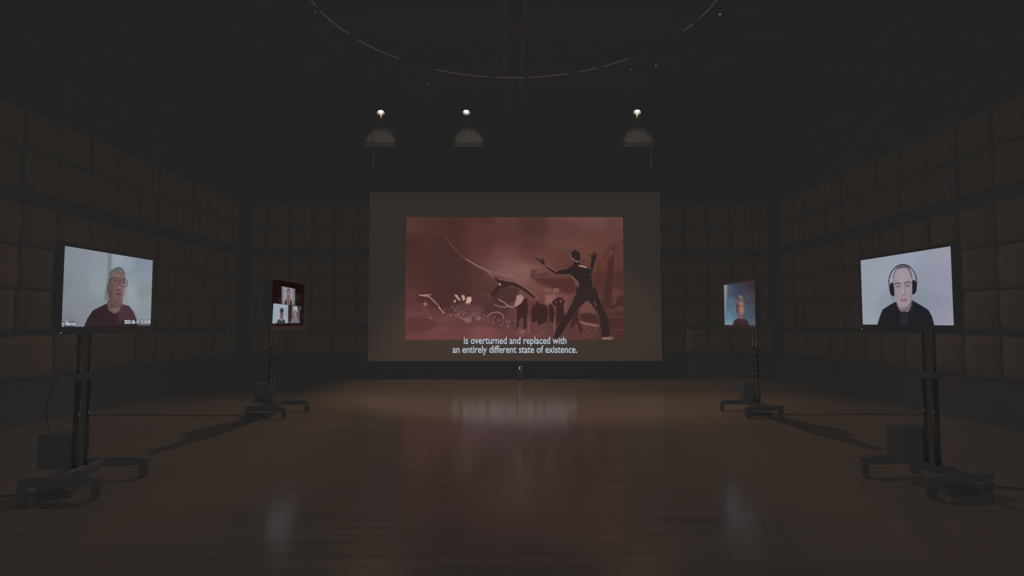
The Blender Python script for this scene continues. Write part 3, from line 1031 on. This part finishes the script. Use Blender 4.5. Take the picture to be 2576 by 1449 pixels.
def make_cart(loc, rz, base_rz, label, tv_z, tv_off, ph, box_off, box_y, leg_shift, leg_len, angs):
    """local +x is the side the monitor faces; origin on the floor below the poles"""
    t = thing('monitor_cart', label, 'cart', loc, rz, 'rolling stands carrying the video monitors')
    R = Matrix.Rotation(base_rz, 4, 'Z')
    h2 = .37
    xa, xb = leg_shift - leg_len / 2, leg_shift + leg_len / 2
    parts = []
    for k, y in enumerate((-h2, h2)):
        parts.append(beam(t, y, xa, xb, .006))

    def cross(b):
        tube(b, [(0, -h2, .150), (0, -h2 * .55, .152), (0, 0, .152), (0, h2 * .55, .152), (0, h2, .150)], [.032, .04, .048, .04, .032], 12)
        box(b, (-.10, -.15, .12), (.10, .15, .175), None, .015)
    parts.append(mk('crossbar', M['black_paint'], cross, t))
    for o in parts:
        o.rotation_euler = (0, 0, base_rz)
    i = 0
    for y in (-h2, h2):
        for x in (xa + .03, xb - .03):
            v = R @ Vector((x, y, 0))
            caster(t, v.x, v.y, angs[i % len(angs)], .135)
            i += 1
    zt = tv_z + ph * .30
    for s in (-1, 1):
        o = mk('pole', M['chrome'], lambda b: tube(b, [(0, s * .064, 1.02), (0, s * .064, zt)], .0195, 18), t)
        plabel(o, 'chrome pole')
        o = mk('lower_pole', M['dark_chrome'], lambda b: tube(b, [(0, s * .064, .16), (0, s * .064, 1.035)], .027, 18), t)
        plabel(o, 'dark metal pole sleeve')
    mk('column', M['black_paint'], lambda b: box(b, (-.028, -.036, .16), (.012, .036, zt - .02), None, .006), t)
    mk('collar', M['black_plastic'], lambda b: (box(b, (-.05, -.105, .98), (.04, .105, 1.05), None, .012)), t)
    mk('knob', M['black_plastic'], lambda b: tube(b, [(-.05, 0, 1.015), (-.075, 0, 1.015), (-.08, 0, 1.015), (-.11, 0, 1.015)], [.008, .008, .022, .020], 12), t)

    def brk(b):
        box(b, (.02, -.10, tv_z - .14), (.045, .10, tv_z + .16), None, .006)
        for yy in (-.22, .20):
            box(b, (.045, yy, tv_z - .20), (tv_off - .085, yy + .03, tv_z + .20))
        for zz in (-.12, .10):
            box(b, (.03, -.26, tv_z + zz), (.06, .27, tv_z + zz + .035))
        box(b, (-.03, -.085, tv_z - .05), (.03, .085, tv_z + .05))
    mk('mount_bracket', M['black_paint'], brk, t)

    def eq(b):
        a, c = box_off
        box(b, (a, box_y - .12, .185), (c, box_y + .12, .50), None, .022)
    e = mk('equipment_box', M['black_plastic'], eq, t)

    def eqb(b):
        a, c = box_off
        for k in range(5):
            box(b, (a + .05, box_y - .1245, .22 + k * .022), (c - .05, box_y - .119, .228 + k * .022))
    mk('vent_slots', M['rubber'], eqb, e)
    plabel(bx('indicator', M['led_white'], ((box_off[0] + box_off[1]) / 2 - .03, box_y - .1235, .262), ((box_off[0] + box_off[1]) / 2 - .022, box_y - .1195, .270), e), 'tiny white light')
    if abs(box_y) > .1 or True:
        bx('box_strap', M['black_paint'], (min(-.02, box_off[1] - .02), min(0, box_y) - .03, .40), (max(.02, box_off[0] + .02), max(0, box_y) + .03, .43), t)
    return t


def put(cv, pw, tvloc, yaw, label, cartlabel, piclabel, cart_y, side, base_rz, box_off, box_y, leg_shift, off=.235, led=True, angs=(0,)):
    """side=+1: stands on the left of the hall and faces +x"""
    rz = yaw
    mon, p, pw, ph = make_monitor(cv, pw, tvloc, rz, 0, label, piclabel, led)
    d = Vector((math.cos(rz), math.sin(rz), 0))
    base = Vector(tvloc) - d * off
    base.z = 0
    make_cart(base, rz, base_rz, cartlabel, tvloc[2], off, ph, box_off, box_y, leg_shift, .66, angs)
    return mon, pw, ph, base


R_ = math.radians
# picture centres come from the perspective of their four corners
mon1, w1, h1, b1 = put(paint_talker(), 1.205, (-3.745, 5.50, EYE + .286), R_(-.3),
                       'wide monitor nearest on the left, showing a man with glasses and a maroon shirt',
                       'rolling stand under the nearest left monitor with the glasses man',
                       'video call picture of a man with glasses and maroon shirt', 5.5, 1, R_(3), (-.30, -.03), -.02, .08, angs=(2.6, 2.0, 1.2, 2.9))
mon2, w2, h2_, b2 = put(paint_headphones(), 1.205, (3.735, 5.62, EYE + .298), R_(180 + 3.0),
                        'wide monitor nearest on the right, showing a man wearing headphones',
                        'rolling stand under the nearest right monitor with the headphones man',
                        'video call picture of a man with black headphones and black sweater', 5.6, -1, R_(9), (-.13, .23), -.20, .10, angs=(.3, .8, .5, .2))
mon3, w3, h3, b3 = put(paint_three(), 1.30, (-3.69, 9.72, EYE + .275), R_(-1.5),
                       'far left monitor showing three small video call windows',
                       'rolling stand under the far left monitor with three windows',
                       'three small video call windows on black', 9.7, 1, R_(-6), (-.25, .02), 0.0, .12, off=.26, led=False, angs=(2.2, 1.6, 1.1, .2))
mon4, w4, h4, b4 = put(paint_blue_room(), 1.25, (3.77, 9.78, EYE + .275), R_(180 + 1.5),
                       'far right monitor showing a person in a blue room',
                       'rolling stand under the far right monitor with the blue picture',
                       'video call picture of a person in a maroon shirt before a blue wall', 9.8, -1, R_(9), (-.11, .17), -.17, .10, off=.26, led=False, angs=(.5, 1.1, .6, 2.4))

# captions on the near left monitor (local +y is the viewer's right there)
disp = [c for c in mon1.children if c.name.startswith('display')][0]
rt = (math.pi / 2, 0, math.pi / 2)
o = text('caption', 'ry Marcus', .050, M['caption_text'], disp, (.003, -w1 / 2 + .004, -h1 / 2 + .012), rt, align='LEFT', bold=.0006, width=.150)
split_words(o, .006, 'caption_word')
o = text('caption', '2025-06-19 12:10:20', .052, M['caption_text'], disp, (.003, w1 / 2 - .415, -h1 / 2 + .022), rt, align='LEFT', bold=.0008, width=.405)
split_words(o, .0075, 'caption_word')

# ---------------------------------------------------------------- cables


def cable(name, pts, label, r=.006):
    P = [Vector(p) for p in pts]
    out = []
    for i in range(len(P) - 1):
        p0, p1, p2, p3 = P[max(i - 1, 0)], P[i], P[i + 1], P[min(i + 2, len(P) - 1)]
        for k in range(6):
            t = k / 6
            out.append(.5 * ((2 * p1) + (p2 - p0) * t + (2 * p0 - 5 * p1 + 4 * p2 - p3) * t * t + (3 * p1 - p0 - 3 * p2 + p3) * t ** 3))
    out.append(P[-1])
    o = mk(name, M['cable'], lambda b: tube(b, out, r, 8))
    return tag(o, label, 'cable')


zc = .008
cable('floor_cable', [(-3.9, 9.72, zc), (-4.2, 9.62, zc), (-5.0, 9.58, zc), (-6.0, 9.62, zc), (-6.9, 9.6, zc)], 'thin black cable on the floor from the far left stand to the left wall')
cable('floor_cable', [(4.0, 9.9, zc), (4.25, 9.72, zc), (4.9, 9.66, zc), (5.8, 9.70, zc), (6.85, 9.66, zc)], 'thin black cable on the floor from the far right stand to the right wall')
cable('floor_cable', [(-4.0, 5.35, zc), (-4.4, 5.22, zc), (-5.2, 5.25, zc), (-6.2, 5.3, zc), (-6.95, 5.3, zc)], 'thin black cable on the floor from the nearest left stand to the left wall')
cable('floor_cable', [(4.2, 5.6, zc), (4.6, 5.45, zc), (5.2, 5.46, zc), (6.0, 5.5, zc), (6.85, 5.5, zc)], 'thin black cable on the floor from the nearest right stand to the right wall')
for (cx, cy), nm in (((3.93, 9.50), 'coil of black cable lying under the far right stand'), ((-4.02, 9.42), 'coil of black cable lying under the far left stand'),
                     ((-3.95, 5.15), 'coil of black cable lying under the nearest left stand'), ((4.0, 5.30), 'coil of black cable lying under the nearest right stand')):
    pts = []
    r = random.Random(int(cx * 100 + cy))
    for k in range(54):
        a = k * .47
        rad = .10 + .05 * math.sin(k * .9 + cy) + r.uniform(-.01, .01)
        pts.append((cx + rad * 1.5 * math.cos(a), cy + rad * .8 * math.sin(a), .008 + .0012 * k))
    o = mk('cable_coil', M['cable'], lambda b: tube(b, pts, .006, 6))
    tag(o, nm, 'cable')

# thin leads hanging behind the near stands
cable('hanging_cable', [(b1.x - .06, 5.62, 1.55), (b1.x - .16, 5.60, 1.25), (b1.x - .26, 5.50, .95), (b1.x - .30, 5.46, .72), (b1.x - .24, 5.44, .50)], 'thin lead hanging behind the nearest left stand', .004)

# ---------------------------------------------------------------- small device with the violet light below the screen
d0 = at(1309, 926, 15.2)
t = thing('floor_device', 'small black box below the screen with a violet crescent light', 'device', (d0.x, 15.34, 0))
mk('housing', M['black_plastic'], lambda b: box(b, (-.07, -.10, .015), (.07, .12, .36), None, .012), t)
for sx in (-1, 1):
    for sy in (-1, 1):
        mk('foot', M['rubber'], lambda b: tube(b, [(sx * .05, sy * .08, 0), (sx * .05, sy * .08, .018)], .018, 8), t)
zz = d0.z


def cres(b):
    n = 12
    o_, i_ = [], []
    for k in range(n + 1):
        a = math.radians(95 + 170 * k / n)
        o_.append((.046 * math.cos(a) + .012, .046 * math.sin(a)))
        i_.append((.034 * math.cos(a) + .018, .043 * math.sin(a)))
    vo = [b.verts.new((x, -.104, zz + z)) for x, z in o_]
    vi = [b.verts.new((x, -.104, zz + z)) for x, z in i_]
    fs = [b.faces.new((vo[k], vo[k + 1], vi[k + 1], vi[k])) for k in range(n)]
    r = bmesh.ops.extrude_face_region(b, geom=fs)
    for v in r['geom']:
        if isinstance(v, bmesh.types.BMVert):
            v.co.y += .004


plabel(mk('ring_light', M['led_violet'], cres, t), 'glowing violet crescent')

# ---------------------------------------------------------------- ceiling steelwork
bz = H - .36


def channel(b, p, q, w, h, lip):
    """open channel beam between p and q (axis aligned), flanges at both sides"""
    p, q = Vector(p), Vector(q)
    d = (q - p)
    if abs(d.y) > abs(d.x):
        for s in (-1, 1):
            x = p.x + s * (w / 2 - lip / 2)
            box(b, (x - lip / 2, p.y, p.z), (x + lip / 2, q.y, p.z + .02))
            box(b, (x - .008, p.y, p.z + .02), (x + .008, q.y, p.z + h))
    else:
        for s in (-1, 1):
            y = p.y + s * (w / 2 - lip / 2)
            box(b, (p.x, y - lip / 2, p.z), (q.x, y + lip / 2, p.z + .02))
            box(b, (p.x, y - .008, p.z + .02), (q.x, y + .008, p.z + h))


bc = .04
o = mk('ceiling_beam', M['steel'], lambda b: channel(b, (bc, 3.0, bz), (bc, 15.6, bz), .46, .34, .10))
tag(o, 'long double steel beam running along the middle of the ceiling', 'beam')
for Yb, w, nm in ((10.75, .44, 'steel cross beam over the ring track, nearer of the two'), (13.3, .44, 'steel cross beam close to the back wall, farther of the two')):
    o = mk('cross_beam', M['steel'], lambda b: (channel(b, (-2.6, Yb, bz), (bc - .24, Yb, bz), w, .34, .07), channel(b, (bc + .24, Yb, bz), (2.9, Yb, bz), w, .34, .07)))
    tag(o, nm, 'beam')
    pl = bx('junction_plate', M['steel'], (bc - .225, Yb - w / 2 + .012, bz - .012), (bc + .225, Yb + w / 2 - .012, bz - .001), o)
    for sx in (-1, 1):
        for sy in (-1, 1):
            for ex, ey in ((.0, .03), (.04, -.01)):
                mk('bolt', M['bolt_metal'], lambda b: tube(b, [(bc + sx * (.14 + ex), Yb + sy * (.14 + ey), bz - .03), (bc + sx * (.14 + ex), Yb + sy * (.14 + ey), bz - .012)], .016, 6), pl)

# ring track
RZ = 5.0
rc = (0.03, RZ * 1.739)
RR = RZ * .635
ring = thing('ring_track', 'large thin metal ring hung below the ceiling', 'track', (rc[0], rc[1], EYE + RZ))
cuts = [-4, 15, 17.5, 22.5, 45.5, 56.6, 58.2, 66.3, 69, 84.2, 85.6, 97.6, 99.2, 119.5, 133.6, 151.5, 155.3, 170.5, 172.2, 196, 200, 230, 234, 268, 272, 300, 304, 330, 334, 352]
for k in range(0, len(cuts) - 1):
    a0, a1 = cuts[k], cuts[k + 1]
    n = max(2, int((a1 - a0) / 2.5))
    pts = [(RR * math.cos(R_(a0 + (a1 - a0) * i / n)), RR * math.sin(R_(a0 + (a1 - a0) * i / n)), 0) for i in range(n + 1)]
    if k % 2 == 0:
        mk('ring_segment', M['ring_metal'], lambda b: tube(b, pts, .013, 8), ring)
    else:
        mk('unlit_stretch', M['black_paint'], lambda b: tube(b, pts, .019, 8), ring)  # black stretches painted in where the ring catches no light
for a in (20, 70, 110, 160, 200, 250, 290, 340):
    x, y = RR * math.cos(R_(a)), RR * math.sin(R_(a))
    mk('hanger', M['black_paint'], lambda b: tube(b, [(x, y, .01), (x, y, H - EYE - RZ)], .005, 6), ring)

# back wall grilles above the ledge: wire mesh panels in a frame


def grille(name, label, cx, zb, w, h, Y, n_h, n_v, parent=None):
    t = thing(name, label, 'grille', (cx, Y, zb))

    def fr(b):
        for lo, hi in (((-w / 2, 0, -.02), (w / 2, .03, 0)), ((-w / 2, 0, h), (w / 2, .03, h + .02)), ((-w / 2 - .02, 0, -.02), (-w / 2, .03, h + .02)), ((w / 2, 0, -.02), (w / 2 + .02, .03, h + .02))):
            box(b, lo, hi)
    mk('frame', M['black_paint'], fr, t)

    def wires(b):
        for k in range(n_h):
            z = h * (k + .5) / n_h
            box(b, (-w / 2, .008, z - .006), (w / 2, .014, z + .006))
        for k in range(n_v):
            x = -w / 2 + w * (k + .5) / n_v
            box(b, (x - .003, .014, 0), (x + .003, .018, h))
    o = mk('wire_mesh', M['mesh_metal'], wires, t)
    o['kind'] = 'stuff'
    return t


YG = 15.40
zb = at(960, 360, YG).z
for px, w, nm in ((958, 1.9, 'wire mesh grille high on the back wall lit by the leftmost spotlight'),
                  (1175, 1.9, 'wire mesh grille high on the back wall lit by the middle spotlight'),
                  (1620, 1.9, 'wire mesh grille high on the back wall lit by the right spotlight')):
    g = at(px, 360, YG)
    grille('mesh_grille', nm, g.x, zb, w, .62, YG, 15, 38)
    for s in (-.7, .7):
        bx('wall_bracket', M['black_paint'], (s - .02, .03, -.02), (s + .02, YB - YG, .01), bpy.data.objects[[q.name for q in C.objects if q.name.startswith('mesh_grille')][-1]])
o = bx('ledge_rail', M['mesh_metal'], (XL + .6, YG - .01, at(960, 371, YG).z - .012), (XR - .6, YG + .02, at(960, 371, YG).z + .012))
for k in range(9):
    bx('wall_bracket', M['black_wall'], (XL + .8 + k * 1.56, YG + .02, at(960, 371, YG).z - .01), (XL + .84 + k * 1.56, YB, at(960, 371, YG).z + .01), o)
tag(o, 'thin metal ledge rail running below the mesh grilles', 'rail')
for px, nm in ((785, 'small louvred panel near the ceiling left of the ring'), (1812, 'small louvred panel near the ceiling right of the ring')):
    p = at(px, 145, 12.4)
    t = thing('louvred_panel', nm, 'panel', (p.x, 12.4, p.z))
    mk('frame', M['black_paint'], lambda b: [box(b, lo, hi) for lo, hi in (((-.32, 0, -.22), (.32, .04, -.20)), ((-.32, 0, .20), (.32, .04, .22)), ((-.34, 0, -.22), (-.32, .04, .22)), ((.32, 0, -.22), (.34, .04, .22)))], t)
    for k in range(10):
        bx('slat', M['steel'], (-.32, .005, -.19 + k * .04), (.32, .035, -.182 + k * .04), t)
    for sx in (-.3, .3):
        mk('hanger', M['black_paint'], lambda b: tube(b, [(sx, .02, .22), (sx, .02, H - p.z)], .006, 6), t)

# chain hoists above the screen corners
for px, y0_, y1_, nm in ((939, 375, 426, 'thin hanging chain above the left corner of the screen'), (1637, 375, 424, 'thin hanging chain above the right corner of the screen')):
    top, bot = at(px + 2, y0_, 15.2), at(px - 1 if px < 1000 else px, y1_, 15.2)
    t = thing('hanging_chain', nm, 'chain', (bot.x, 15.2, bot.z))
    mk('cable', M['black_paint'], lambda b: tube(b, [(0, 0, .5), (0, 0, H - bot.z)], .004, 6), t)
    mk('cable', M['black_paint'], lambda b: tube(b, [(0, .0, 0), (0, .02, z1 - bot.z)], .004, 6), t)

    def links(b):
        n = 13
        for k in range(n):
            z = .02 + k * .04
            a = 0 if k % 2 else math.pi / 2
            x_ = (top.x - bot.x) * k / n
            ring_ = [(x_ + .012 * math.cos(q) * math.cos(a), .012 * math.cos(q) * math.sin(a), z + .025 * math.sin(q)) for q in [2 * math.pi * j / 8 for j in range(8)]]
            tube(b, ring_, .0042, 5, closed=True)
    o = mk('chain_links', M['chain_metal'], links, t)
    o['kind'] = 'stuff'
    if px > 1000:
        mk('hook', M['chain_metal'], lambda b: tube(b, [(0, 0, .22), (.03, 0, .19), (.035, 0, .14), (.01, 0, .11), (-.02, 0, .13)], .009, 8), t)

# dim boxes hung under the ceiling with tiny indicator lights
for px, py, Y, rz, ledx, ledy, m_, nm in ((1062, 226, 13.0, .75, 1077, 213, 'led_blue', 'dim box shaped stage light under the ceiling left of the beam with a blue dot'),
                                         (1592, 205, 12.1, -.75, 1587, 175, 'led_blue', 'dim box shaped stage light under the ceiling right of the beam with a blue dot')):
    p = at(px, py, Y)
    t = thing('stage_light', nm, 'light', (p.x, Y, p.z), rz)
    mk('housing', M['steel'], lambda b: box(b, (-.22, -.2, -.10), (.22, .2, .12), None, .02), t)
    mk('yoke', M['black_paint'], lambda b: (box(b, (-.26, -.02, -.02), (-.24, .02, .28)), box(b, (.24, -.02, -.02), (.26, .02, .28)), box(b, (-.26, -.02, .26), (.26, .02, .28))), t)
    mk('hanger', M['black_paint'], lambda b: tube(b, [(0, 0, .28), (0, 0, H - p.z)], .012, 8), t)
    q = at(ledx, ledy, Y - .32)
    l = Matrix.Rotation(-rz, 4, 'Z') @ (q - Vector((p.x, Y, p.z)))
    mk('stem', M['black_paint'], lambda b: tube(b, [(0, 0, .10), (l.x, l.y + .012, l.z)], .006, 6), t)
    plabel(mk('indicator', M[m_], lambda b: tube(b, [(l.x - .008, l.y, l.z), (l.x + .008, l.y, l.z)], .009, 6), t), 'tiny blue light')
for px, py, Y, m_, sz, nm in ((793, 31, 10.0, 'led_white', .007, 'tiny sensor with a faint white light beside the left of the ring'),
                             (1811, 36, 10.0, 'led_white', .016, 'small sensor with a warm light beside the right of the ring'),
                             (1650, 165, 12.5, 'led_yellow', .012, 'tiny sensor with a yellow light near the right stage light')):
    p = at(px, py, Y)
    t = thing('ceiling_sensor', nm, 'sensor', (p.x, Y, p.z))
    mk('housing', M['black_plastic'], lambda b: tube(b, [(0, .005, .0), (0, .03, .0), (0, .06, 0)], [.03, .045, .03], 12), t)
    mk('stem', M['black_paint'], lambda b: tube(b, [(0, .04, .02), (0, .04, H - p.z)], .006, 6), t)
    plabel(bx('indicator', M[m_], (-sz, -.004, -sz * .5), (sz, .006, sz * .5), t), 'tiny light')

# ---------------------------------------------------------------- the three spotlights
WARM = (1.0, .58, .34)


def aim(o, d):
    o.rotation_euler = Vector(d).to_track_quat('-Z', 'Y').to_euler()


def spotlight(px, py, label, beams, flap=0, YL=13.0):
    p = at(px, py, YL)
    t = thing('spotlight', label, 'spotlight', p, 0, 'spotlights hung below the ceiling')
    # lamp head tilted towards the floor in front
    ax = Vector(((.12, -.03, -.14)[[958, 1173, 1603].index(px)], -.40, -.90)).normalized()          # the way it points
    a0 = -ax * .30

    def head(b):
        tube(b, [a0, a0 + ax * .05, a0 + ax * .24, ax * -.02, ax * .012], [.05, .078, .086, .092, .094], 20, cap=False)
        tube(b, [a0, a0 + ax * .004], [.05, .05], 20)
    mk('lamp_head', M['black_paint'], head, t)
    plabel(mk('lens', M['lamp_lens'], lambda b: tube(b, [ax * -.035, ax * -.028], [.056, .054], 20), t), 'glowing white lens')
    plabel(mk('reflector', M['lamp_ring'], lambda b: tube(b, [ax * -.035, ax * -.005], [.066, .084], 24, cap=False), t), 'lit inner reflector ring')

    def yoke(b):
        for s in (-1, 1):
            tube(b, [(s * .112, .10, .10), (s * .125, .10, .32), ], .010, 8)
        tube(b, [(-.125, .10, .32), (0, .10, .34), (.125, .10, .32)], .010, 8)
        tube(b, [(0, .10, .34), (0, .10, H - p.z)], .014, 8)
    mk('yoke', M['black_paint'], yoke, t)
    src = ax * .02
    if flap:
        # barn door on the inner side of the lamp cuts the beam along the hall
        def door(b):
            m = Matrix.Translation(src) @ Matrix.Rotation(math.atan2(.62, .78) * 0, 4, 'X')
            box(b, (-flap * .020 - .002, -.12, -.14), (-flap * .020 + .002, .05, -.02), m)
        mk('barn_door', M['black_paint'], door, t)
    L0 = a0 + Vector((0, .04, .02))
    zr = -.15 * (p.z + L0.z - zb) / (YG - p.y - L0.y)

    def shade(b):  # added plate, trims the back spill at the grille's lower edge
        box(b, (L0.x - .08, L0.y - .02, L0.z + zr - .004), (L0.x + .08, L0.y + .15, L0.z + zr))
        for q in (L0.x - .08, L0.x + .076):
            box(b, (q, a0.y - .03, L0.z + zr - .03), (q + .004, L0.y + .15, L0.z + zr))
    mk('added_spill_shade', M['black_paint'], shade, t)
    for (tx, ty, tz), energy, size, blend, rad, col in beams:
        ld = bpy.data.lights.new('beam', 'SPOT')
        ld.energy = energy
        ld.spot_size = R_(size)
        ld.spot_blend = blend
        ld.shadow_soft_size = rad
        ld.color = col
        lo = bpy.data.objects.new('beam', ld)
        C.objects.link(lo)
        lo.parent = t
        d = Vector((tx, ty, tz)) - p
        if d.y > 0 and tz > 4:
            lo.location = a0 + Vector((0, .04, .02))
        else:
            lo.location = src + ax * .02
        aim(lo, d)
    return t


for k, (px, tx, fl) in enumerate(((958, -4.6, -1), (1173, -.4, 0), (1603, 4.6, 1))):
    py = (283.5, 283, 282.5)[k]
    P0 = at(px, py, 13.0)
    back = ((at((958, 1177, 1604)[k], 372, YG).x, YG, at(960, 384, YG).z), 120, 20.5, .5, .003, (1.0, .78, .6))  # rear spot added in the housing to throw a lit dome on the grille
    if fl:
        beams = [((math.copysign(4.05, tx), 8.2, 0), 430, 80, .85, .03, WARM), back]
    else:
        beams = [((.3, 13.7, 0), 600, 87, .4, .03, WARM), back]
    spotlight(px, py, ('leftmost of the three small bright spotlights above the screen', 'middle of the three small bright spotlights above the screen',
                       'rightmost of the three small bright spotlights above the screen')[k], beams, fl)
